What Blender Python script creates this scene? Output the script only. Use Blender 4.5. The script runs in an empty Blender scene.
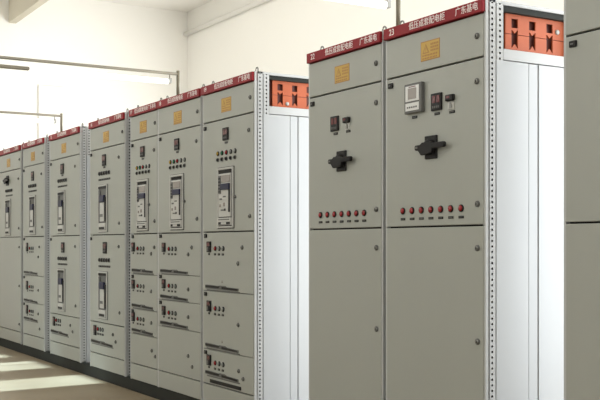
import bpy, bmesh, math, random
from mathutils import Vector, Matrix

# ------------------------------------------------------------------ camera, world, sun, daylight
S = bpy.context.scene
C = S.collection
YAW = math.atan(0.598)                       # the row runs 30.9 degrees off the optical axis
EYE = (0.0, -3.01, 1.194)
cam_d = bpy.data.cameras.new('camera')
cam = bpy.data.objects.new('camera', cam_d)
C.objects.link(cam)
cam.location = EYE
cam.rotation_euler = (math.pi / 2, 0, math.pi / 2 - YAW)
cam_d.sensor_width = 36.0
cam_d.lens = 60.0
cam_d.shift_x = -0.4 / 600.0
cam_d.shift_y = 45.0 / 600.0
cam_d.clip_start = 0.05
S.camera = cam

W = bpy.data.worlds.new('sky')
S.world = W
W.use_nodes = True
W.node_tree.nodes['Background'].inputs['Color'].default_value = (0.80, 0.90, 1.0, 1)
W.node_tree.nodes['Background'].inputs['Strength'].default_value = 0.35

S.view_settings.view_transform = 'Standard'
S.view_settings.look = 'None'
S.view_settings.gamma = 1.0
S.view_settings.use_curve_mapping = False
S.view_settings.exposure = 0.13

SUN_DIR = Vector((-0.06, 1.0, -0.60)).normalized()
sun_d = bpy.data.lights.new('sun', 'SUN')
sun_d.energy = 20.0
sun_d.angle = math.radians(0.6)
sun_d.color = (0.62, 0.84, 1.0)
sun = bpy.data.objects.new('sun', sun_d)
C.objects.link(sun)
sun.location = (-8, -20, 14)
sun.rotation_euler = SUN_DIR.to_track_quat('-Z', 'Y').to_euler()


def daylight(name, loc, normal, sx, sy, power, color):
    d = bpy.data.lights.new(name, 'AREA')
    d.shape = 'RECTANGLE'
    d.size, d.size_y = sx, sy
    d.energy = power
    d.color = color
    o = bpy.data.objects.new(name, d)
    C.objects.link(o)
    o.location = loc
    o.rotation_euler = Vector(normal).to_track_quat('-Z', 'Z').to_euler()
    return o


X0, X1, Y0, Y1, ZC = -14.0, 5.0, -5.6, 3.35, 4.75       # the room
# daylight in window openings (rear wall right of the row, right end wall), plus two added fills
daylight('fill_rear_left', (-8.9, Y1 - 0.02, 1.8), (0, -1, 0), 6.6, 2.4, 350, (0.97, 0.98, 0.98))  # fill light added behind the row to brighten the walls
daylight('daylight_rear_right', (-0.6, Y1 - 0.02, 1.75), (0, -1, 0), 8.4, 3.2, 610, (0.93, 0.97, 1.0))
daylight('daylight_end_rear', (X1 - 0.02, 2.05, 2.75), (-1, 0, 0), 2.0, 2.5, 40, (0.95, 0.98, 1.0))
daylight('fill_front_left', (-9.5, Y0 + 0.02, 3.95), (0, 1, 0), 7.0, 0.7, 72, (1.0, 0.97, 0.90))  # front fill light, added at invented high windows


# ------------------------------------------------------------------ materials
def mat(name, col, rough=0.5, metal=0.0, emit=0.0, noise=0.0, scale=8.0, spec=0.5, bump=0.0):
    m = bpy.data.materials.new(name)
    m.use_nodes = True
    nt = m.node_tree
    b = nt.nodes['Principled BSDF']
    b.inputs['Base Color'].default_value = (*col, 1)
    b.inputs['Roughness'].default_value = rough
    b.inputs['Metallic'].default_value = metal
    b.inputs['Specular IOR Level'].default_value = spec
    if emit:
        b.inputs['Emission Color'].default_value = (*col, 1)
        b.inputs['Emission Strength'].default_value = emit
    if noise or bump:
        tc = nt.nodes.new('ShaderNodeTexCoord')
        n = nt.nodes.new('ShaderNodeTexNoise')
        n.inputs['Scale'].default_value = scale
        n.inputs['Detail'].default_value = 5
        nt.links.new(tc.outputs['Object'], n.inputs['Vector'])
        if noise:
            r = nt.nodes.new('ShaderNodeMapRange')
            r.inputs['To Min'].default_value = 1 - noise
            r.inputs['To Max'].default_value = 1 + noise
            nt.links.new(n.outputs['Fac'], r.inputs['Value'])
            mx = nt.nodes.new('ShaderNodeVectorMath')
            mx.operation = 'SCALE'
            mx.inputs[0].default_value = col
            nt.links.new(r.outputs['Result'], mx.inputs['Scale'])
            nt.links.new(mx.outputs['Vector'], b.inputs['Base Color'])
        if bump:
            bp = nt.nodes.new('ShaderNodeBump')
            bp.inputs['Strength'].default_value = bump
            bp.inputs['Distance'].default_value = 0.01
            nt.links.new(n.outputs['Fac'], bp.inputs['Height'])
            nt.links.new(bp.outputs['Normal'], b.inputs['Normal'])
    return m


M = {
    'paint': mat('shaded_grey_paint', (0.330, 0.337, 0.304), 0.42, noise=0.03, scale=3),  # fronts: same paint as the sides, darkened for their weaker light
    'frame': mat('lit_frame_paint', (0.455, 0.46, 0.455), 0.40, noise=0.03, scale=5),  # same paint on the frames, lightened like the lit sides
    'panel': mat('lit_panel_paint', (0.45, 0.462, 0.468), 0.38, noise=0.02, scale=3),  # same paint on the side sheets, lightened for the light they catch
    'red': mat('red_enamel', (0.245, 0.010, 0.016), 0.45, noise=0.05, spec=0.2),
    'white': mat('white_lettering', (0.86, 0.80, 0.78), 0.5),
    'yellow': mat('yellow_film', (0.50, 0.31, 0.045), 0.45, noise=0.05),
    'ochre': mat('brown_print', (0.36, 0.17, 0.035), 0.5),
    'black': mat('black_plastic', (0.012, 0.011, 0.011), 0.5, spec=0.2),
    'dark': mat('dark_recess', (0.012, 0.011, 0.010), 0.8),
    'grey': mat('grey_plastic', (0.115, 0.115, 0.110), 0.45, spec=0.3),
    'silver': mat('pale_grey_plastic', (0.46, 0.455, 0.43), 0.4),
    'pale': mat('white_plastic', (0.66, 0.66, 0.65), 0.4),
    'screen': mat('grey_screen', (0.27, 0.24, 0.22), 0.25),
    'metal': mat('dull_chrome', (0.24, 0.24, 0.225), 0.4, metal=0.8),
    'lamp_red': mat('red_lens', (0.27, 0.014, 0.018), 0.25),
    'lamp_green': mat('green_lens', (0.015, 0.13, 0.06), 0.25),
    'lamp_yellow': mat('yellow_lens', (0.36, 0.23, 0.03), 0.25),
    'lamp_grey': mat('clear_lens', (0.20, 0.21, 0.20), 0.22),
    'digit': mat('dark_red_window', (0.10, 0.008, 0.010), 0.2),
    'blue': mat('navy_plastic', (0.016, 0.018, 0.048), 0.4, spec=0.2),
    'orange': mat('orange_insulation', (0.44, 0.095, 0.030), 0.5, noise=0.06, scale=10, spec=0.3),
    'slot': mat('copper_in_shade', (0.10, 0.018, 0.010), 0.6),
    'base': mat('dark_painted_steel', (0.022, 0.024, 0.021), 0.7, spec=0.2, noise=0.15, scale=4),
    'steel': mat('brown_steel_tube', (0.23, 0.205, 0.15), 0.5, metal=0.2),
    'tube': mat('fluorescent_tube', (1.0, 0.99, 0.94), 0.4, emit=1.3),
    'wall': mat('cream_plaster', (0.92, 0.905, 0.86), 0.9, noise=0.015, scale=1.2),
    'ceiling': mat('white_plaster', (0.92, 0.905, 0.865), 0.9, noise=0.015, scale=1.2),
    'beam': mat('beam_plaster', (0.62, 0.575, 0.47), 0.9, noise=0.03, scale=2),  # one even tone, darker than the walls
    'alu': mat('window_aluminium', (0.55, 0.56, 0.57), 0.4, metal=0.5),
}


def floor_mat():
    m = bpy.data.materials.new('worn_screed')
    m.use_nodes = True
    nt = m.node_tree
    b = nt.nodes['Principled BSDF']
    tc = nt.nodes.new('ShaderNodeTexCoord')
    n = nt.nodes.new('ShaderNodeTexNoise')
    n.inputs['Scale'].default_value = 1.1
    n.inputs['Detail'].default_value = 8
    nt.links.new(tc.outputs['Object'], n.inputs['Vector'])
    cr = nt.nodes.new('ShaderNodeValToRGB')
    cr.color_ramp.elements[0].position = 0.3
    cr.color_ramp.elements[0].color = (0.235, 0.180, 0.112, 1)
    cr.color_ramp.elements[1].position = 0.7
    cr.color_ramp.elements[1].color = (0.315, 0.255, 0.170, 1)
    nt.links.new(n.outputs['Fac'], cr.inputs['Fac'])
    nt.links.new(cr.outputs['Color'], b.inputs['Base Color'])
    b.inputs['Roughness'].default_value = 0.42
    return m


M['floor'] = floor_mat()


# ------------------------------------------------------------------ mesh helpers
class MB:
    """collects boxes, prisms, discs and tubes into one mesh with several materials"""

    def __init__(self):
        self.bm = bmesh.new()
        self.mats = []

    def mi(self, m):
        if m not in self.mats:
            self.mats.append(m)
        return self.mats.index(m)

    def _new(self, before, m, smooth=False):
        k = self.mi(m)
        for f in self.bm.faces:
            if f not in before:
                f.material_index = k
                f.smooth = smooth

    def box(self, x0, x1, y0, y1, z0, z1, m, bev=0.0):
        t = bmesh.new()
        v = [t.verts.new(p) for p in ((x0, y0, z0), (x1, y0, z0), (x1, y1, z0), (x0, y1, z0),
                                      (x0, y0, z1), (x1, y0, z1), (x1, y1, z1), (x0, y1, z1))]
        for q in ((0, 3, 2, 1), (4, 5, 6, 7), (0, 1, 5, 4), (1, 2, 6, 5), (2, 3, 7, 6), (3, 0, 4, 7)):
            t.faces.new([v[i] for i in q])
        if bev:
            bmesh.ops.bevel(t, geom=list(t.edges), offset=bev, segments=2, profile=0.5, affect='EDGES')
        self.add(t, m)
        return self

    def add(self, t, m, smooth=False):
        k = self.mi(m)
        vm = {}
        for v in t.verts:
            vm[v] = self.bm.verts.new(v.co)
        for f in t.faces:
            try:
                g = self.bm.faces.new([vm[v] for v in f.verts])
            except ValueError:
                continue
            g.material_index = k
            g.smooth = smooth
        t.free()

    def prism(self, pts, y0, y1, m, bev=0.0):
        """outline in x,z extruded from y0 (front) to y1"""
        t = bmesh.new()
        a = [t.verts.new((x, y0, z)) for x, z in pts]
        b = [t.verts.new((x, y1, z)) for x, z in pts]
        t.faces.new(a)
        t.faces.new(b[::-1])
        n = len(pts)
        for i in range(n):
            t.faces.new((a[i], b[i], b[(i + 1) % n], a[(i + 1) % n]))
        bmesh.ops.recalc_face_normals(t, faces=t.faces)
        if bev:
            bmesh.ops.bevel(t, geom=list(t.edges), offset=bev, segments=2, profile=0.5, affect='EDGES')
        self.add(t, m)
        return self

    def lathe(self, cx, cz, prof, m, n=20):
        """profile of (radius, y) turned about the y axis through (cx, cz), front first"""
        t = bmesh.new()
        rings = []
        for r, y in prof:
            if r < 1e-6:
                rings.append([t.verts.new((cx, y, cz))])
            else:
                rings.append([t.verts.new((cx + r * math.cos(2 * math.pi * i / n), y, cz + r * math.sin(2 * math.pi * i / n))) for i in range(n)])
        for a, b in zip(rings, rings[1:]):
            for i in range(n):
                j = (i + 1) % n
                if len(a) == 1 and len(b) == 1:
                    continue
                if len(a) == 1:
                    t.faces.new((a[0], b[i], b[j]))
                elif len(b) == 1:
                    t.faces.new((a[i], a[j], b[0]))
                else:
                    t.faces.new((a[i], a[j], b[j], b[i]))
        if len(rings[-1]) > 1:
            t.faces.new(rings[-1])
        bmesh.ops.recalc_face_normals(t, faces=t.faces)
        self.add(t, m, smooth=True)
        return self

    def tube(self, pts, r, m, n=12):
        t = bmesh.new()
        pts = [Vector(p) for p in pts]
        rings = []
        for i, p in enumerate(pts):
            d = (pts[min(i + 1, len(pts) - 1)] - pts[max(i - 1, 0)]).normalized()
            up = Vector((0, 0, 1)) if abs(d.z) < 0.9 else Vector((1, 0, 0))
            a = d.cross(up).normalized()
            b = d.cross(a)
            rings.append([t.verts.new(p + a * r * math.cos(2 * math.pi * k / n) + b * r * math.sin(2 * math.pi * k / n)) for k in range(n)])
        for a, b in zip(rings, rings[1:]):
            for k in range(n):
                t.faces.new((a[k], a[(k + 1) % n], b[(k + 1) % n], b[k]))
        t.faces.new(rings[0])
        t.faces.new(rings[-1])
        bmesh.ops.recalc_face_normals(t, faces=t.faces)
        self.add(t, m, smooth=True)
        return self

    def mesh(self, name):
        me = bpy.data.meshes.new(name)
        self.bm.normal_update()
        self.bm.to_mesh(me)
        self.bm.free()
        for k in self.mats:
            me.materials.append(M[k])
        return me

    def build(self, name, parent=None, loc=(0, 0, 0)):
        return put(name, self.mesh(name), parent, loc)


def put(name, me, parent=None, loc=(0, 0, 0)):
    o = bpy.data.objects.new(name, me)
    C.objects.link(o)
    o.location = loc
    if parent:
        o.parent = parent
    return o


def struct(name, mb):
    o = mb.build(name)
    o['kind'] = 'structure'
    return o


def thing(name, label, cat, loc, group=None):
    o = bpy.data.objects.new(name, None)
    C.objects.link(o)
    o.location = loc
    o.empty_display_size = 0.2
    o['label'] = label
    o['category'] = cat
    if group:
        o['group'] = group
    return o


# ------------------------------------------------------------------ the room
T = 0.24


def wall_with_holes(name, along, c0, c1, holes, zb=0.0, zt=ZC):
    """along 'x': wall in the x,z plane between y=c0..c1; along 'y': in the y,z plane between x=c0..c1"""
    mb = MB()
    a0, a1 = (X0 - T, X1 + T) if along == 'x' else (Y0, Y1)

    def b(u0, u1, z0, z1):
        if u1 - u0 < 1e-4 or z1 - z0 < 1e-4:
            return
        if along == 'x':
            mb.box(u0, u1, c0, c1, z0, z1, 'wall')
        else:
            mb.box(c0, c1, u0, u1, z0, z1, 'wall')
    u = a0
    for (h0, h1, z0, z1) in sorted(holes):
        b(u, h0, zb, zt)
        b(h0, h1, zb, z0)
        b(h0, h1, z1, zt)
        u = h1
    b(u, a1, zb, zt)
    return struct(name, mb)


struct('floor', MB().box(X0 - T, X1 + T, Y0 - T, Y1 + T, -0.2, 0, 'floor'))
struct('ceiling', MB().box(X0 - T, X1 + T, Y0 - T, Y1 + T, ZC, ZC + 0.2, 'ceiling'))
rear_holes = ([(-12.2 + 1.7 * k, -10.7 + 1.7 * k, 0.6, 3.0) for k in range(4)]  # openings hidden behind the row, added to brighten the walls
              + [(-4.8 + 2.1 * k, -2.9 + 2.1 * k, 0.15, 3.4) for k in range(4)])
end_holes = [(1.05, 3.05, 1.5, 4.0)]
SUNY = Y0
front_holes = [(-10.72, -10.36, 1.0, 3.38), (-9.96, -9.22, 1.0, 3.44), (-8.64, -7.92, 1.0, 3.48)]
wall_with_holes('wall_back', 'x', Y1, Y1 + T, rear_holes)
wall_with_holes('wall_front', 'x', Y0 - T, Y0, front_holes, 0.0, 3.55)
fill_holes = [(-13.0 + 2.4 * k, -10.8 + 2.4 * k, 3.6, 4.3) for k in range(3)]  # invented high windows, opened for the added front fill
wall_with_holes('wall_front_upper', 'x', Y0 - T, Y0, fill_holes, 3.55, ZC)
struct('sun_blocker', MB().box(X0 - T, X1 + T, Y0 - T - 1.45, Y0 - T, 4.36, 4.48, 'wall'))      # added sun blocker outside, keeps sun out of the invented upper windows
wall_with_holes('wall_left', 'y', X0 - T, X0, [])
wall_with_holes('wall_right', 'y', X1, X1 + T, end_holes)

n = 0
for holes, c, along in ((rear_holes, Y1 + 0.14, 'x'), (front_holes + fill_holes, Y0 - 0.14, 'x'), (end_holes, X1 + 0.14, 'y')):
    for (h0, h1, z0, z1) in holes:
        n += 1
        mb = MB()

        def bar(u0, u1, a, b):
            if along == 'x':
                mb.box(u0, u1, c - 0.025, c + 0.025, a, b, 'alu')
            else:
                mb.box(c - 0.025, c + 0.025, u0, u1, a, b, 'alu')
        bar(h0, h0 + 0.04, z0, z1)
        bar(h1 - 0.04, h1, z0, z1)
        bar(h0 + 0.04, h1 - 0.04, z0, z0 + 0.04)
        bar(h0 + 0.04, h1 - 0.04, z1 - 0.04, z1)
        if h1 - h0 > 1:
            bar((h0 + h1) / 2 - 0.02, (h0 + h1) / 2 + 0.02, z0 + 0.04, z1 - 0.04)
        struct('window_%d' % n, mb)

# downstand beam along the aisle, a white tube put in for the bright streak on the rear wall, a shallow pilaster on the end wall
struct('trim_1', MB().box(X0, X1, 0.64, 0.74, 4.28, ZC, 'beam'))
struct('trim_2', MB().tube([(X0, Y1 - 0.035, 4.41), (X1, Y1 - 0.035, 4.41)], 0.035, 'ceiling'))
struct('trim_3', MB().box(X0, X0 + 0.03, 1.05, 1.45, 0, 3.45, 'wall', 0.01))

# ------------------------------------------------------------------ shared small fittings (door coordinates: x right, z up, -y to the room)
CACHE = {}


def cached(key, fn):
    if key not in CACHE:
        CACHE[key] = fn().mesh(key)
    return CACHE[key]


def lock(par, x, z, r=0.0145):
    def f():
        return (MB().lathe(0, 0, [(0.0, -0.010), (0.55 * r, -0.010), (0.62 * r, -0.009), (0.62 * r, -0.007)], 'metal')
                .lathe(0, 0, [(0.60 * r, -0.0072), (r * 0.94, -0.0065), (r, -0.004), (r, 0)], 'grey')
                .box(-0.0022, 0.0022, -0.0115, -0.0098, -0.006, 0.006, 'black'))
    return put('lock', cached('lock', f), par, (x, 0, z))


def hinge_tag(par, x, z):
    def f():
        return MB().box(-0.019, 0.019, -0.009, 0, -0.013, 0.013, 'black', 0.003).box(-0.010, 0.006, -0.0102, -0.0088, -0.003, 0.003, 'grey')
    return put('hinge_cover', cached('hinge_cover', f), par, (x, 0, z))


def plate(par, x, z, w=0.040, h=0.013):
    def f():
        return MB().box(-w / 2, w / 2, -0.003, 0, -h / 2, h / 2, 'black', 0.001).box(-w * 0.36, w * 0.36, -0.0036, -0.0028, -h * 0.1, h * 0.14, 'grey')
    return put('nameplate', cached('nameplate_%d_%d' % (w * 1e4, h * 1e4), f), par, (x, 0, z))


def pilot(par, x, z, col, r=0.0155):
    def f():
        return (MB().lathe(0, 0, [(0.0, -0.013), (0.45 * r, -0.0125), (0.78 * r, -0.010), (0.92 * r, -0.006)], 'lamp_' + col)
                .lathe(0, 0, [(0.90 * r, -0.006), (r * 1.08, -0.006), (r * 1.14, -0.003), (r * 1.14, 0)], 'black'))
    o = put('pilot_light', cached('pilot_light_%s_%d' % (col, r * 1e4), f), par, (x, 0, z))
    if col != 'grey':
        o['label'] = '%s pilot light' % col
    return o


def push_button(par, x, z, r=0.012):
    def f():
        return (MB().lathe(0, 0, [(0.0, -0.012), (0.7 * r, -0.012), (0.78 * r, -0.006)], 'black')
                .lathe(0, 0, [(0.76 * r, -0.006), (r, -0.006), (r, 0)], 'grey'))
    return put('push_button', cached('push_button_%d' % (r * 1e4), f), par, (x, 0, z))


def sticker(par, x, z, w=0.146, h=0.095):
    def f():
        mb = MB().box(-w / 2, w / 2, -0.0012, 0, -h / 2, h / 2, 'ochre')
        i = 0.0045
        mb.box(-w / 2 + i, w / 2 - i, -0.0018, -0.0010, -h / 2 + i, h / 2 - i, 'yellow')
        y0, y1 = -0.0024, -0.0016
        # hazard triangle with a bolt at the left, lines of print at the right and below
        mb.prism([(-0.058, -0.012), (-0.006, -0.012), (-0.032, 0.034)], y0, y1, 'ochre')
        mb.prism([(-0.049, -0.007), (-0.015, -0.007), (-0.032, 0.024)], -0.0029, -0.0023, 'yellow')
        mb.prism([(-0.035, -0.004), (-0.030, 0.006), (-0.034, 0.007), (-0.029, 0.018), (-0.027, 0.009), (-0.031, 0.008)][::-1], -0.0033, -0.0028, 'ochre')
        rnd = random.Random(4)
        for k, zz in enumerate((0.027, 0.012, -0.003)):
            xx = 0.004
            while xx < 0.058:
                ww = rnd.uniform(0.007, 0.013)
                mb.box(xx, xx + ww, y0, y1, zz - 0.0045, zz + 0.0045, 'ochre')
                xx += ww + 0.004
        for zz in (-0.022, -0.036):
            xx = -0.060
            while xx < 0.055:
                ww = rnd.uniform(0.010, 0.018)
                mb.box(xx, xx + ww, y0, y1, zz - 0.004, zz + 0.004, 'ochre')
                xx += ww + 0.005
        return mb
    o = put('warning_sticker', cached('warning_sticker', f), par, (x, 0, z))
    o['label'] = 'yellow warning sticker'
    return o


def digital_indicator(par, x, z, w=0.078, h=0.083):
    def f():
        mb = MB().box(-w / 2, w / 2, -0.010, 0, -h / 2, h / 2, 'black', 0.003)
        mb.box(-w * 0.36, -w * 0.05, -0.0108, -0.0095, -h * 0.05, h * 0.36, 'digit')
        mb.box(w * 0.05, w * 0.36, -0.0108, -0.0095, -h * 0.05, h * 0.36, 'digit')
        for k in range(4):
            mb.box(-w * 0.34 + k * w * 0.18, -w * 0.34 + k * w * 0.18 + w * 0.1, -0.0112, -0.0095, -h * 0.36, -h * 0.22, 'grey')
        return mb
    return put('digital_indicator', cached('digital_indicator_%d_%d' % (w * 1e4, h * 1e4), f), par, (x, 0, z))


def selector(par, x, z):
    def f():
        return (MB().box(-0.028, 0.028, -0.018, 0, -0.014, 0.016, 'black', 0.004)
                .box(-0.020, 0.006, -0.0185, -0.0175, -0.002, 0.009, 'digit')
                .box(-0.022, 0.022, -0.004, 0, -0.052, -0.016, 'silver', 0.001)
                .prism([(-0.010, -0.046), (0.010, -0.046), (0.004, -0.022), (-0.004, -0.022)], -0.009, -0.003, 'metal'))
    return put('selector_switch', cached('selector_switch', f), par, (x, 0, z))


def meter(par, x, z):
    def f():
        w, h = 0.138, 0.146
        mb = MB().box(-w / 2, w / 2, -0.022, 0, -h / 2, h / 2, 'grey', 0.004)
        mb.box(-0.058, 0.050, -0.0232, -0.021, -0.014, 0.062, 'pale', 0.001)
        mb.box(-0.036, 0.030, -0.0242, -0.0228, -0.004, 0.050, 'screen')
        mb.box(-0.058, 0.050, -0.0232, -0.021, -0.060, -0.022, 'pale', 0.001)
        for k in range(5):
            mb.box(-0.044 + k * 0.017, -0.033 + k * 0.017, -0.0242, -0.0228, -0.048, -0.040, 'grey')
        mb.box(-0.030, 0.026, -0.0240, -0.0225, 0.054, 0.058, 'digit')
        return mb
    o = put('power_meter', cached('power_meter', f), par, (x, 0, z))
    o['label'] = 'grey framed power meter with pale screen'
    return o


def rotary_handle(par, x, z):
    def f():
        mb = MB().box(-0.046, 0.046, -0.010, 0, -0.058, 0.054, 'black', 0.004)
        mb.lathe(0.0, 0.0, [(0.0, -0.036), (0.026, -0.035), (0.032, -0.030), (0.034, -0.010)], 'black')
        mb.prism([(-0.092, -0.008), (-0.086, -0.014), (-0.066, -0.016), (-0.044, -0.040), (0.038, -0.034), (0.044, -0.012),
                  (0.126, -0.012), (0.132, -0.006), (0.132, 0.010), (0.126, 0.015), (0.044, 0.015), (0.034, 0.022), (-0.036, 0.022), (-0.052, 0.012), (-0.086, 0.012), (-0.092, 0.006)],
                 -0.036, -0.018, 'black', 0.004)
        mb.box(-0.088, -0.066, -0.0378, -0.035, -0.005, 0.004, 'grey')
        return mb
    o = put('rotary_handle', cached('rotary_handle', f), par, (x, 0, z))
    o['label'] = 'black rotary switch handle'
    return o


def breaker(par, x, z):
    """air circuit breaker front in its escutcheon, about 0.25 x 0.41"""
    def f():
        w, h = 0.236, 0.405
        mb = MB()
        a, b, c, d = -w / 2, w / 2, -h / 2, h / 2
        mb.box(a - 0.004, b + 0.004, -0.003, 0.0, c - 0.005, d + 0.004, 'dark')
        for q in ((a, a + 0.014, c, d), (b - 0.014, b, c, d), (a + 0.014, b - 0.014, d - 0.014, d), (a + 0.014, b - 0.014, c, c + 0.012)):
            mb.box(q[0], q[1], -0.012, 0.0, q[2], q[3], 'silver', 0.003)
        mb.box(a + 0.014, b - 0.014, -0.002, 0, c + 0.012, d - 0.014, 'dark')
        # breaker face, set in from the gap at top and right, its shade painted dark
        mb.box(a + 0.020, b - 0.034, -0.010, -0.001, c + 0.074, d - 0.040, 'silver', 0.003)
        mb.box(a + 0.022, a + 0.060, -0.014, -0.009, d - 0.175, d - 0.052, 'grey', 0.003)
        for k in range(5):
            mb.box(a + 0.027, a + 0.054, -0.0150, -0.0135, d - 0.166 + k * 0.022, d - 0.156 + k * 0.022, 'black')
        mb.box(a + 0.068, b - 0.042, -0.014, -0.009, d - 0.100, d - 0.052, 'screen', 0.003)
        mb.box(a + 0.064, b - 0.040, -0.022, -0.009, d - 0.150, d - 0.108, 'blue', 0.004)
        mb.box(b - 0.064, b - 0.040, -0.012, -0.009, d - 0.300, d - 0.150, 'black')
        for (u, v, ww, hh, mm) in ((0.042, 0.205, 0.034, 0.012, 'grey'), (0.092, 0.190, 0.040, 0.010, 'grey'), (0.040, 0.245, 0.022, 0.020, 'screen'),
                                   (0.095, 0.235, 0.026, 0.026, 'screen'), (0.060, 0.280, 0.046, 0.010, 'grey'), (0.112, 0.275, 0.018, 0.016, 'black')):
            mb.box(a + u, a + u + ww, -0.0125, -0.009, d - v - hh, d - v, mm, 0.001)
        # lower tray with its racking hole
        mb.box(a + 0.020, b - 0.022, -0.016, -0.001, c + 0.018, c + 0.068, 'silver', 0.003)
        mb.box(a + 0.034, b - 0.040, -0.0172, -0.0155, c + 0.052, c + 0.060, 'grey')
        mb.box(a + 0.034, b - 0.030, -0.0172, -0.0155, c + 0.022, c + 0.040, 'black')
        mb.box(a + 0.075, b - 0.085, -0.0180, -0.0165, c + 0.024, c + 0.038, 'silver')
        # thumb catch at the right of the escutcheon
        mb.lathe(b + 0.020, -0.0, [(0.0, -0.014), (0.009, -0.013), (0.011, -0.006), (0.011, 0)], 'grey', 14)
        return mb
    o = put('circuit_breaker', cached('circuit_breaker', f), par, (x, 0, z))
    o['label'] = 'circuit breaker front in a pale escutcheon'
    return o


def slim_breaker(par, x, z):
    def f():
        w, h = 0.225, 0.41
        mb = MB()
        a, b, c, d = -w / 2, w / 2, -h / 2, h / 2
        mb.box(a - 0.004, b + 0.004, -0.003, 0.0, c - 0.005, d + 0.004, 'grey')
        for q in ((a, a + 0.012, c, d), (b - 0.012, b, c, d), (a + 0.012, b - 0.012, d - 0.012, d), (a + 0.012, b - 0.012, c, c + 0.012)):
            mb.box(q[0], q[1], -0.012, 0.0, q[2], q[3], 'silver', 0.003)
        mb.box(a + 0.012, b - 0.012, -0.002, 0, c + 0.012, d - 0.012, 'screen')
        mb.box(a + 0.020, b - 0.020, -0.0125, -0.001, d - 0.034, d - 0.016, 'black')
        mb.box(a + 0.020, a + 0.052, -0.012, -0.001, d - 0.150, d - 0.046, 'grey', 0.003)
        mb.box(a + 0.060, b - 0.060, -0.020, -0.001, d - 0.150, d - 0.090, 'blue', 0.003)
        mb.box(a + 0.058, b - 0.064, -0.014, -0.001, c + 0.090, d - 0.155, 'silver', 0.003)
        mb.box(b - 0.060, b - 0.034, -0.012, -0.001, c + 0.090, d - 0.110, 'black')
        mb.box(a + 0.070, b - 0.090, -0.016, -0.013, c + 0.13, c + 0.155, 'grey')
        mb.box(a + 0.030, b - 0.030, -0.016, -0.001, c + 0.016, c + 0.076, 'silver', 0.003)
        mb.box(a + 0.045, b - 0.045, -0.0172, -0.0155, c + 0.020, c + 0.042, 'black')
        return mb
    o = put('circuit_breaker', cached('slim_circuit_breaker', f), par, (x, 0, z))
    o['label'] = 'circuit breaker front in a pale escutcheon'
    return o


def drawer_meter(par, x, z, h=0.075):
    def f():
        mb = MB().box(-0.030, 0.030, -0.011, 0, -h / 2, h / 2, 'black', 0.004)
        mb.box(-0.020, 0.020, -0.0118, -0.0105, h * 0.05, h * 0.38, 'digit')
        mb.box(-0.012, 0.012, -0.018, -0.0105, -h * 0.40, -h * 0.05, 'grey', 0.003)
        return mb
    return put('control_switch', cached('control_switch_%d' % (h * 1e4), f), par, (x, 0, z))


def pull_strip(par, x, z, w):
    def f():
        mb = MB()
        t = 0.013
        mb.prism([(-w / 2, -0.012), (w / 2, -0.016), (w / 2, 0.002), (w * 0.16, 0.005), (w * 0.10, t), (-w * 0.06, t), (-w * 0.10, 0.008), (-w * 0.34, t), (-w / 2, t)], -0.006, 0.0, 'grey')
        mb.prism([(-w / 2, -0.006), (-w * 0.08, -0.007), (-w * 0.04, 0.008), (-w * 0.34, 0.009), (-w / 2, 0.009)], -0.0072, -0.0055, 'black')
        mb.prism([(0.02 * w, -0.009), (w * 0.48, -0.013), (w * 0.48, 0.0), (0.02 * w, 0.006)], -0.0072, -0.0055, 'black')
        mb.box(-w / 2 + 0.02, w / 2 + 0.02, -0.003, 0.0, -0.027, -0.019, 'grey')
        return mb
    return put('pull_strip', cached('pull_strip_%d' % (w * 1e4), f), par, (x, 0, z))


def triangle_mark(par, x, z):
    def f():
        return MB().prism([(-0.010, -0.008), (0.010, -0.008), (0.0, 0.011)], -0.001, 0, 'screen')
    return put('triangle_mark', cached('triangle_mark', f), par, (x, 0, z))


# ------------------------------------------------------------------ cabinets
DEP, HT, BASE = 0.60, 2.20, 0.10
DT = 0.022                                 # door thickness; door fronts lie in the plane y = 0


def holed_strip(mb, x, y0, y1, z0, z1, yc, pitch=0.025, r=0.0062):
    """a strip of frame section facing +x with a real row of punched holes"""
    t = bmesh.new()
    d = bmesh.new()
    ncell = int(round((z1 - z0) / pitch))
    p = (z1 - z0) / ncell
    for k in range(ncell):
        za, zb = z0 + k * p, z0 + (k + 1) * p
        zc = (za + zb) / 2
        outer = [(y1, zc), (y1, zb), (yc, zb), (y0, zb), (y0, zc), (y0, za), (yc, za), (y1, za)]
        ov = [t.verts.new((x, a, b)) for a, b in outer]
        iv = [t.verts.new((x, yc + r * math.cos(math.pi * i / 4), zc + r * math.sin(math.pi * i / 4))) for i in range(8)]
        bv = [d.verts.new((x, v.co.y, v.co.z)) for v in iv]
        cv = [d.verts.new((x - 0.006, v.co.y, v.co.z)) for v in iv]
        for i in range(8):
            j = (i + 1) % 8
            t.faces.new((ov[i], ov[j], iv[j], iv[i]))
            d.faces.new((bv[i], bv[j], cv[j], cv[i]))
        d.faces.new(cv)
    bmesh.ops.remove_doubles(t, verts=t.verts, dist=1e-5)
    bmesh.ops.recalc_face_normals(t, faces=t.faces)
    if sum(f.normal.x for f in t.faces) < 0:
        bmesh.ops.reverse_faces(t, faces=t.faces)
    mb.add(t, 'frame')
    mb.add(d, 'dark')


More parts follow.
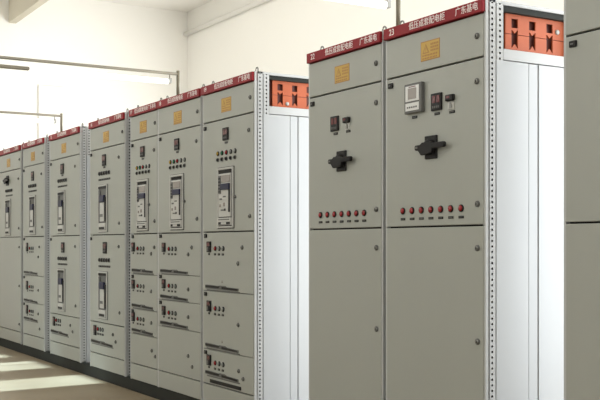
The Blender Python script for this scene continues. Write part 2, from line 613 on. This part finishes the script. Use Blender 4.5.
def cabinet_body(W_, root, cap):
    h = W_ / 2
    # carcass: top, back, bottom, left side and a front frame behind the doors
    mb = MB()
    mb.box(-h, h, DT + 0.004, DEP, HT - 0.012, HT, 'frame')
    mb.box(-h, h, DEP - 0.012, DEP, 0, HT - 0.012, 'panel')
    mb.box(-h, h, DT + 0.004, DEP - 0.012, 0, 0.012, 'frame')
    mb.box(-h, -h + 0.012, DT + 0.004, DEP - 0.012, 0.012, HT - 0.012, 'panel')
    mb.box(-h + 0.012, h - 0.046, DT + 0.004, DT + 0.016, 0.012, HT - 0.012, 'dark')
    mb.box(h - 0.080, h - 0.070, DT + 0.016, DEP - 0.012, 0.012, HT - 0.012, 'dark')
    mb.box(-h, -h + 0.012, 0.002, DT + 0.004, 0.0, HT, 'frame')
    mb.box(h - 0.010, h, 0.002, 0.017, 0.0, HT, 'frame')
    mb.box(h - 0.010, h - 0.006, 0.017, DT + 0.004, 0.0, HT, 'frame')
    mb.build('carcass', root)
    # punched corner post of the right side
    mb = MB()
    mb.box(h - 0.045, h - 0.007, DT + 0.004, 0.064, 0.012, HT - 0.012, 'frame')
    holed_strip(mb, h, DT + 0.004, 0.060, 0.0, HT, 0.040)
    holed_strip(mb, h - 0.002, 0.068, 0.107, 1.925, HT, 0.088)
    mb.box(h - 0.045, h - 0.0085, 0.064, 0.107, 1.925, HT - 0.012, 'frame')
    mb.box(h - 0.045, h - 0.003, 0.107, 0.109, 1.985, HT - 0.012, 'frame')
    mb.build('corner_post', root)
    mb = MB()
    mb.box(h - 0.045, h, DEP - 0.060, DEP, 0.0, HT, 'frame', 0.002)
    mb.build('corner_post', root)
    # rails round the busbar opening
    MB().box(h - 0.045, h - 0.001, 0.109, DEP - 0.060, HT - 0.016, HT, 'frame', 0.001).build('side_rail', root)
    MB().box(h - 0.045, h - 0.001, 0.107, DEP - 0.060, 1.935, 1.985, 'frame', 0.002).build('side_rail', root)
    # sheet side panels with a cover strip between them
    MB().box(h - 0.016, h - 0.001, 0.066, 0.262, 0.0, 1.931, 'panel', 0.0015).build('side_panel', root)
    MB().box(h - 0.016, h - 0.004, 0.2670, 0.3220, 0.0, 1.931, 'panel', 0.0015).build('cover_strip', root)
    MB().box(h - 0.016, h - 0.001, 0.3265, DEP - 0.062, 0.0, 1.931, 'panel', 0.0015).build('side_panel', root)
    # orange busbar board with keyed slots, dark seal above it
    x0, x1 = h - 0.044, h - 0.036
    ya, yb, za, zb = 0.152, DEP - 0.062, 1.986, 2.160
    mb = MB()
    cs = [0.209 + 0.110 * k for k in range(3)]
    e = [ya]
    for c in cs:
        e += [c - 0.020, c + 0.020]
    e.append(yb)
    for k in range(0, len(e), 2):
        mb.box(x0, x1, e[k], e[k + 1], za, 2.064, 'orange')
        mb.box(x0, x1, e[k], e[k + 1], 2.067, zb, 'orange')
    for c in cs:
        u0, u1 = c - 0.020, c + 0.020
        mb.box(x0, x1, u0, u1, 2.138, zb, 'orange')
        mb.box(x0, x1, u0, u1, za, za + 0.018, 'orange')
        # notch wedges: V at mid height and V at the foot
        for (zz, dz) in ((2.086, 0.016), (2.004, 0.018)):
            t = bmesh.new()
            tri = [(u0 + 0.004, zz), (u1 - 0.004, zz), (c, zz + dz if zz < 2.05 else zz - dz)]
            f_ = [t.verts.new((x1, a, b)) for a, b in tri]
            g_ = [t.verts.new((x0, a, b)) for a, b in tri]
            t.faces.new(f_)
            t.faces.new(g_[::-1])
            for i in range(3):
                t.faces.new((f_[i], g_[i], g_[(i + 1) % 3], f_[(i + 1) % 3]))
            bmesh.ops.recalc_face_normals(t, faces=t.faces)
            mb.add(t, 'orange')
        mb.box(x0, x1, u0, u1, 2.086, 2.096, 'orange')
    bb = mb.build('busbar_board', root)
    bb['label'] = 'orange busbar board with dark keyed slots'
    mb = MB().box(h - 0.060, h - 0.054, 0.10, yb, za, 2.178, 'slot')
    mb.build('slot_backing', bb)
    mb = MB().lathe(0, 0, [(0, -0.006), (0.011, -0.006), (0.013, 0)], 'silver', 12)
    me = mb.mesh('insulator_cap')
    o = put('insulator_cap', me, bb, (x1, *cap))
    o.rotation_euler = (0, 0, math.pi / 2)
    MB().box(h - 0.040, h - 0.010, 0.110, DEP - 0.061, 2.158, 2.184, 'base').build('seal_strip', root)
    # lifting eyes
    for sx in (-0.295, 0.345):
        t = []
        for i in range(13):
            a = math.pi * i / 12
            t.append((sx * W_ / 0.77 + 0.016 * math.cos(a), 0.040, HT + 0.012 + 0.020 * math.sin(a)))
        t = [(t[0][0], 0.040, HT - 0.002)] + t + [(t[-1][0], 0.040, HT - 0.002)]
        MB().tube(t, 0.0045, 'metal', 8).build('lifting_eye', root)


def door(root, W_, z0, z1, name='door', dx0=0.013, dx1=0.013, mesh_only=False):
    """a door leaf, z in metres above the floor"""
    h = W_ / 2
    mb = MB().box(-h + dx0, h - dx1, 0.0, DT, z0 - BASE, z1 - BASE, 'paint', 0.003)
    return mb.build(name, root)


def text_mesh(txt, size):
    cu = bpy.data.curves.new('lettering', 'FONT')
    cu.body = txt
    cu.size = size
    cu.extrude = 0.0006
    cu.align_x = 'CENTER'
    cu.align_y = 'CENTER'
    o = bpy.data.objects.new('tmp', cu)
    C.objects.link(o)
    dg = bpy.context.evaluated_depsgraph_get()
    dg.update()
    me = bpy.data.meshes.new_from_object(o.evaluated_get(dg))
    me.name = 'lettering'
    bpy.data.objects.remove(o)
    me.transform(Matrix.Rotation(math.pi / 2, 4, 'X'))
    me.materials.clear()
    me.materials.append(M['white'])
    return me


def name_board(root, W_, code):
    h = W_ / 2
    nb = MB().box(-h + 0.004, h - 0.004, -0.016, 0.024, 2.241 - BASE, 2.297 - BASE, 'red', 0.003).build('name_board', root)
    nb['label'] = 'red name board with white lettering'
    zc = 2.269 - BASE
    for txt, x in ((code, -0.40 * W_), ('低压成套配电柜', -0.03 * W_), ('广东基电', 0.355 * W_)):
        put('lettering', text_mesh(txt, 0.040 if txt != code else 0.044), nb, (x, -0.0165, zc))


LOCKX = 0.073                               # lock centre from the right edge


def top_panel(root, W_):
    d = door(root, W_, 2.045, 2.236, 'top_panel')
    sticker(d, -W_ / 2 + 0.483 * W_, 2.134 - BASE)
    lock(d, W_ / 2 - LOCKX + 0.018, 2.140 - BASE)
    return d


def kick(root, W_):
    door(root, W_, 0.104, 0.228, 'kick_panel')


def feeder_incomer(root, W_, with_meter):
    """tall cabinet with a rotary handle and a row of seven red lamps"""
    L = -W_ / 2
    top_panel(root, W_)
    d = door(root, W_, 1.287, 2.037)
    b = -BASE
    hinge_tag(d, L + 0.050, 2.003 + b)
    lock(d, W_ / 2 - 0.055, 1.935 + b)
    lock(d, W_ / 2 - 0.052, 1.380 + b)
    if with_meter:
        meter(d, L + 0.258, 1.914 + b)
        plate(d, L + 0.248, 1.823 + b)
        digital_indicator(d, L + 0.423, 1.877 + b)
        plate(d, L + 0.423, 1.821 + b)
        selector(d, L + 0.527, 1.882 + b)
        plate(d, L + 0.534, 1.817 + b)
        rotary_handle(d, L + 0.381, 1.666 + b)
        xs = [L + 0.152 + 0.0745 * k for k in range(7)]
    else:
        digital_indicator(d, L + 0.287, 1.866 + b)
        plate(d, L + 0.292, 1.810 + b)
        selector(d, L + 0.410, 1.872 + b)
        plate(d, L + 0.418, 1.811 + b)
        rotary_handle(d, L + 0.356, 1.656 + b)
        xs = [L + 0.135 + 0.0725 * k for k in range(7)]
    for x in xs:
        pilot(d, x, 1.364 + b, 'red')
        plate(d, x, 1.323 + b, 0.036, 0.012)
    d = door(root, W_, 0.236, 1.279)
    lock(d, W_ / 2 - 0.052, 1.180 + b)
    lock(d, W_ / 2 - 0.050, 0.757 + b)
    kick(root, W_)


def lamp_row(d, x0, dx, z, cols, z2):
    for k, c in enumerate(cols):
        pilot(d, x0 + k * dx, z, c, 0.0145)
        push_button(d, x0 + k * dx, z2, 0.014)


def breaker_door(root, W_, cx, cols, knobs=True):
    """upper door with an indicator, five lamps and a circuit breaker"""
    L = -W_ / 2
    d = door(root, W_, 1.287, 2.037)
    b = -BASE
    hinge_tag(d, L + 0.052, 2.003 + b)
    lock(d, W_ / 2 - LOCKX, 1.932 + b)
    lock(d, W_ / 2 - LOCKX + 0.012, 1.380 + b)
    digital_indicator(d, L + cx, 1.938 + b, 0.080, 0.085)
    plate(d, L + cx + 0.004, 1.880 + b)
    lamp_row(d, L + cx + 0.008 - 0.128, 0.064, 1.814 + b, cols, 1.772 + b)
    breaker(d, L + cx, 1.511 + b)
    return d


def drawer_fit(dr, W_, zt, x, zs, locks, strip, swh=0.075, tri=None):
    """fittings of one drawer: zt tag height, zs switch centre height"""
    L, b = -W_ / 2, -BASE
    hinge_tag(dr, L + 0.060, zt + b)
    drawer_meter(dr, L + x, zs + b, swh)
    plate(dr, L + x - 0.004, zs - swh / 2 - 0.014 + b, 0.026, 0.013)
    for k, c in enumerate(('red', 'grey', 'grey')):
        pilot(dr, L + x + 0.095 + 0.060 * k, zs - 0.012 + b, c, 0.015)
        plate(dr, L + x + 0.090 + 0.060 * k, zs - 0.052 + b, 0.030, 0.014)
    for lx, lz in locks:
        lock(dr, L + lx, lz + b)
    if tri:
        triangle_mark(dr, L + 0.31, tri + b)
    pull_strip(dr, L + 0.305 if W_ > 0.7 else L + 0.26, strip + b, 0.49 if W_ > 0.7 else 0.43)


COLS = ('yellow', 'green', 'red', 'grey', 'grey')


def wide_drawer_cabinet(root, W_):           # three tall drawers and a vent
    top_panel(root, W_)
    breaker_door(root, W_, 0.370, COLS)
    for z0, z1, zs, lk, st in ((0.880, 1.279, 1.182, [(0.605, 1.178), (0.545, 1.073)], 0.906),
                               (0.475, 0.876, 0.773, [(0.549, 0.671)], 0.502),
                               (0.236, 0.471, 0.400, [(0.556, 0.370), (0.619, 0.325)], 0.312)):
        d = door(root, W_, z0, z1, 'drawer')
        drawer_fit(d, W_, z1 - 0.022, 0.114, zs, lk, st, 0.074, z0 + 0.065)
    MB().box(-W_ / 2 + 0.13, -W_ / 2 + 0.59, -0.006, 0, 0.246 - BASE, 0.270 - BASE, 'black', 0.002).build('vent_slot', d)
    kick(root, W_)


def mid_drawer_cabinet(root, W_):            # three short drawers over a plain lower door
    top_panel(root, W_)
    breaker_door(root, W_, 0.365, COLS)
    for z0, z1, zs, lk, st in ((0.975, 1.279, 1.177, [(0.623, 1.176), (0.563, 1.126)], 0.998),
                               (0.778, 0.971, 0.900, [(0.563, 0.874)], 0.804),
                               (0.578, 0.774, 0.698, [(0.563, 0.674)], 0.604)):
        d = door(root, W_, z0, z1, 'drawer')
        drawer_fit(d, W_, z1 - 0.018, 0.122, zs, lk, st, 0.070)
    d = door(root, W_, 0.236, 0.574)
    lock(d, -W_ / 2 + 0.563, 0.393 - BASE)
    lock(d, -W_ / 2 + 0.632, 0.321 - BASE)
    kick(root, W_)


def slim_drawer_cabinet(root, W_):
    top_panel(root, W_)
    breaker_door(root, W_, 0.270, COLS)
    for z0, z1, zs, lk, st in ((0.960, 1.279, 1.178, [(0.507, 1.176), (0.447, 1.126)], 0.990),
                               (0.680, 0.956, 0.876, [(0.447, 0.832)], 0.706),
                               (0.478, 0.676, 0.612, [(0.447, 0.585)], 0.506)):
        d = door(root, W_, z0, z1, 'drawer')
        drawer_fit(d, W_, z1 - 0.018, 0.072, zs, lk, st, 0.074)
    d = door(root, W_, 0.236, 0.474)
    lock(d, -W_ / 2 + 0.459, 0.370 - BASE)
    lock(d, -W_ / 2 + 0.527, 0.330 - BASE)
    kick(root, W_)


def label_rows(d, x, z):
    for k in range(5):
        push_button(d, x + (k - 2) * 0.060, z, 0.019)
        plate(d, x + (k - 2) * 0.060, z - 0.055, 0.052, 0.017)


def twin_breaker_cabinet(root, W_):          # a breaker in the upper and in the lower door, one drawer below
    top_panel(root, W_)
    b = -BASE
    cx = 0.0 - 0.055
    d = door(root, W_, 1.287, 2.037)
    hinge_tag(d, -W_ / 2 + 0.045, 2.003 + b)
    lock(d, W_ / 2 - 0.14, 1.935 + b)
    lock(d, W_ / 2 - 0.13, 1.378 + b)
    digital_indicator(d, cx, 1.935 + b, 0.085, 0.100)
    plate(d, cx, 1.872 + b, 0.050, 0.016)
    label_rows(d, cx, 1.822 + b)
    slim_breaker(d, cx - 0.03, 1.515 + b)
    d = door(root, W_, 0.515, 1.279)
    hinge_tag(d, -W_ / 2 + 0.045, 1.250 + b)
    lock(d, W_ / 2 - 0.14, 1.180 + b)
    lock(d, W_ / 2 - 0.12, 0.623 + b)
    digital_indicator(d, cx + 0.02, 1.170 + b, 0.085, 0.100)
    label_rows(d, cx, 1.062 + b)
    slim_breaker(d, cx - 0.03, 0.755 + b)
    d = door(root, W_, 0.236, 0.507, 'drawer')
    L = -W_ / 2
    drawer_meter(d, L + 0.150, 0.435 + b, 0.090)
    for k, c in enumerate(('red', 'grey', 'grey')):
        pilot(d, L + 0.222 + 0.060 * k, 0.450 + b, c, 0.017)
        plate(d, L + 0.220 + 0.060 * k, 0.408 + b, 0.040, 0.018)
    lock(d, W_ / 2 - 0.28, 0.428 + b)
    lock(d, W_ / 2 - 0.21, 0.372 + b)
    pull_strip(d, L + 0.315, 0.335 + b, 0.53)
    kick(root, W_)


def far_drawer_cabinet(root, W_):
    top_panel(root, W_)
    b = -BASE
    cx = -0.015
    d = door(root, W_, 1.287, 2.037)
    hinge_tag(d, -W_ / 2 + 0.05, 2.003 + b)
    lock(d, W_ / 2 - 0.10, 1.930 + b)
    lock(d, W_ / 2 - 0.075, 1.380 + b)
    digital_indicator(d, cx, 1.925 + b, 0.080, 0.100)
    label_rows(d, cx - 0.01, 1.822 + b)
    slim_breaker(d, cx - 0.005, 1.512 + b)
    for z0, z1, zs, lk, st in ((0.870, 1.279, 1.172, [(0.624, 1.173), (0.588, 1.069)], 0.900),
                               (0.580, 0.866, 0.760, [(0.588, 0.720)], 0.600),
                               (0.236, 0.576, 0.500, [(0.588, 0.474), (0.640, 0.320)], 0.405)):
        d = door(root, W_, z0, z1, 'drawer')
        drawer_fit(d, W_, z1 - 0.022, 0.180, zs, lk, st, 0.095)
    kick(root, W_)


def end_incomer_cabinet(root, W_):           # farthest: a breaker above, a plain tall door below
    top_panel(root, W_)
    b = -BASE
    cx = -0.02
    d = door(root, W_, 1.287, 2.037)
    lock(d, W_ / 2 - 0.10, 1.930 + b)
    lock(d, W_ / 2 - 0.08, 1.380 + b)
    rotary_handle(d, cx - 0.03, 1.935 + b)
    label_rows(d, cx + 0.03, 1.815 + b)
    slim_breaker(d, cx - 0.01, 1.512 + b)
    d = door(root, W_, 0.236, 1.279)
    for z in (1.170, 0.741, 0.317):
        lock(d, W_ / 2 - 0.06, z + b)
    kick(root, W_)


ROW = [
    # left x, right x, builder, code, label
    (-12.03, -11.03, end_incomer_cabinet, '13', 'farthest grey switchgear cabinet, cut by the left edge, with a plain lower door'),
    (-10.95, -10.149, far_drawer_cabinet, '14', 'second farthest grey cabinet, one breaker above three drawers, a thin bright side at its right'),
    (-9.959, -9.023, twin_breaker_cabinet, '15', 'twin breaker grey cabinet under the farther lamp post, bright side showing at its right'),
    (-8.746, -7.872, twin_breaker_cabinet, '16', 'twin breaker grey cabinet at the tip of the nearest sun stripe'),
    (-7.748, -7.173, slim_drawer_cabinet, '17', 'narrowest grey cabinet of the row, one breaker above three short drawers'),
    (-7.171, -6.397, mid_drawer_cabinet, '18', 'grey cabinet with three short drawers, second left of the wide gap'),
    (-6.373, -5.603, wide_drawer_cabinet, '19', 'grey cabinet with three tall drawers, bright side and orange board facing the gap'),
    (-4.943, -4.209, lambda r, w: feeder_incomer(r, w, False), '22', 'tall grey cabinet with rotary handle and red lamps but no meter, beside the gap'),
    (-4.183, -3.419, lambda r, w: feeder_incomer(r, w, True), '23', 'tall grey cabinet with framed power meter, rotary handle and seven red lamps'),
    (-2.946, -2.170, None, '24', 'nearest grey cabinet, cut off by the right edge of the photo'),
]


def plain_cabinet(root, W_):
    top_panel(root, W_)
    d = door(root, W_, 1.287, 2.037)
    hinge_tag(d, -W_ / 2 + 0.056, 2.003 - BASE)
    lock(d, W_ / 2 - 0.055, 1.935 - BASE)
    lock(d, W_ / 2 - 0.055, 1.380 - BASE)
    d = door(root, W_, 0.236, 1.279)
    lock(d, W_ / 2 - 0.052, 1.180 - BASE)
    lock(d, W_ / 2 - 0.050, 0.757 - BASE)
    kick(root, W_)


for xa, xb, fn, code, label in ROW:
    root = thing('switchgear_cabinet', label, 'cabinet', ((xa + xb) / 2, 0, BASE), 'switchgear cabinets standing in one row')
    w = xb - xa
    cabinet_body(w, root, (0.262, 2.014) if fn is wide_drawer_cabinet else (0.478, 2.105))
    name_board(root, w, code)
    (fn or plain_cabinet)(root, w)

# dark channel the row stands on
bc = MB()
bc.box(-12.6, -2.0, 0.012, 0.10, 0.0, 0.10, 'base', 0.004).box(-12.6, -2.0, DEP - 0.1, DEP, 0.0, 0.10, 'base', 0.004)
for k in range(12):
    x = -12.5 + k * 0.94
    bc.box(x, x + 0.08, 0.10, DEP - 0.1, 0.0, 0.095, 'base')
o = bc.build('base_channel')
o['label'] = 'long dark steel base channel on the floor under the whole cabinet row'
o['category'] = 'base'

# ------------------------------------------------------------------ lamp gantries across the aisle
GANTRY = [
    (-9.758, 'thin brown lamp gantry with white tube, its post on the farther cabinet top at left'),
    (-6.916, 'thin brown lamp gantry with white tube, its bent post above the drawer cabinets'),
    (-4.147, 'upright lamp post above the cabinet with the power meter, running out of the top'),
]
for gx, label in GANTRY:
    g = thing('lamp_gantry', label, 'lamp', (gx, 0.055, BASE + HT + 0.001), 'lamp gantries across the aisle')
    top = 0.176
    MB().box(-0.025, 0.025, -0.022, 0.03, 0.0, 0.006, 'steel').tube([(0, 0, 0.004), (0, 0, top + 0.025)], 0.012, 'steel').build('post', g)
    yend = Y0 - 0.10
    MB().tube([(0, -0.0, top), (0, yend, top)], 0.011, 'steel').build('cross_bar', g)
    y = -0.06
    k = 0
    while y - 1.6 > yend:
        f = MB()
        f.tube([(0, y - 0.02, top - 0.062), (0, y - 1.06, top - 0.062)], 0.019, 'tube', 14)
        t = f.build('fluorescent_tube', g)
        t['label'] = 'white fluorescent tube'
        f = MB()
        f.box(-0.018, 0.018, y - 0.02, y + 0.004, top - 0.076, top - 0.036, 'silver', 0.003)
        f.tube([(0, y - 0.008, top - 0.04), (0, y - 0.008, top)], 0.004, 'steel', 8)
        f.build('lamp_holder', g)
        f = MB()
        f.box(-0.018, 0.018, y - 1.42, y - 1.06, top - 0.072, top - 0.050, 'steel', 0.003)
        f.tube([(0, y - 1.40, top - 0.04), (0, y - 1.40, top)], 0.004, 'steel', 8)
        f.build('lamp_holder', g)
        y -= 1.50
        k += 1
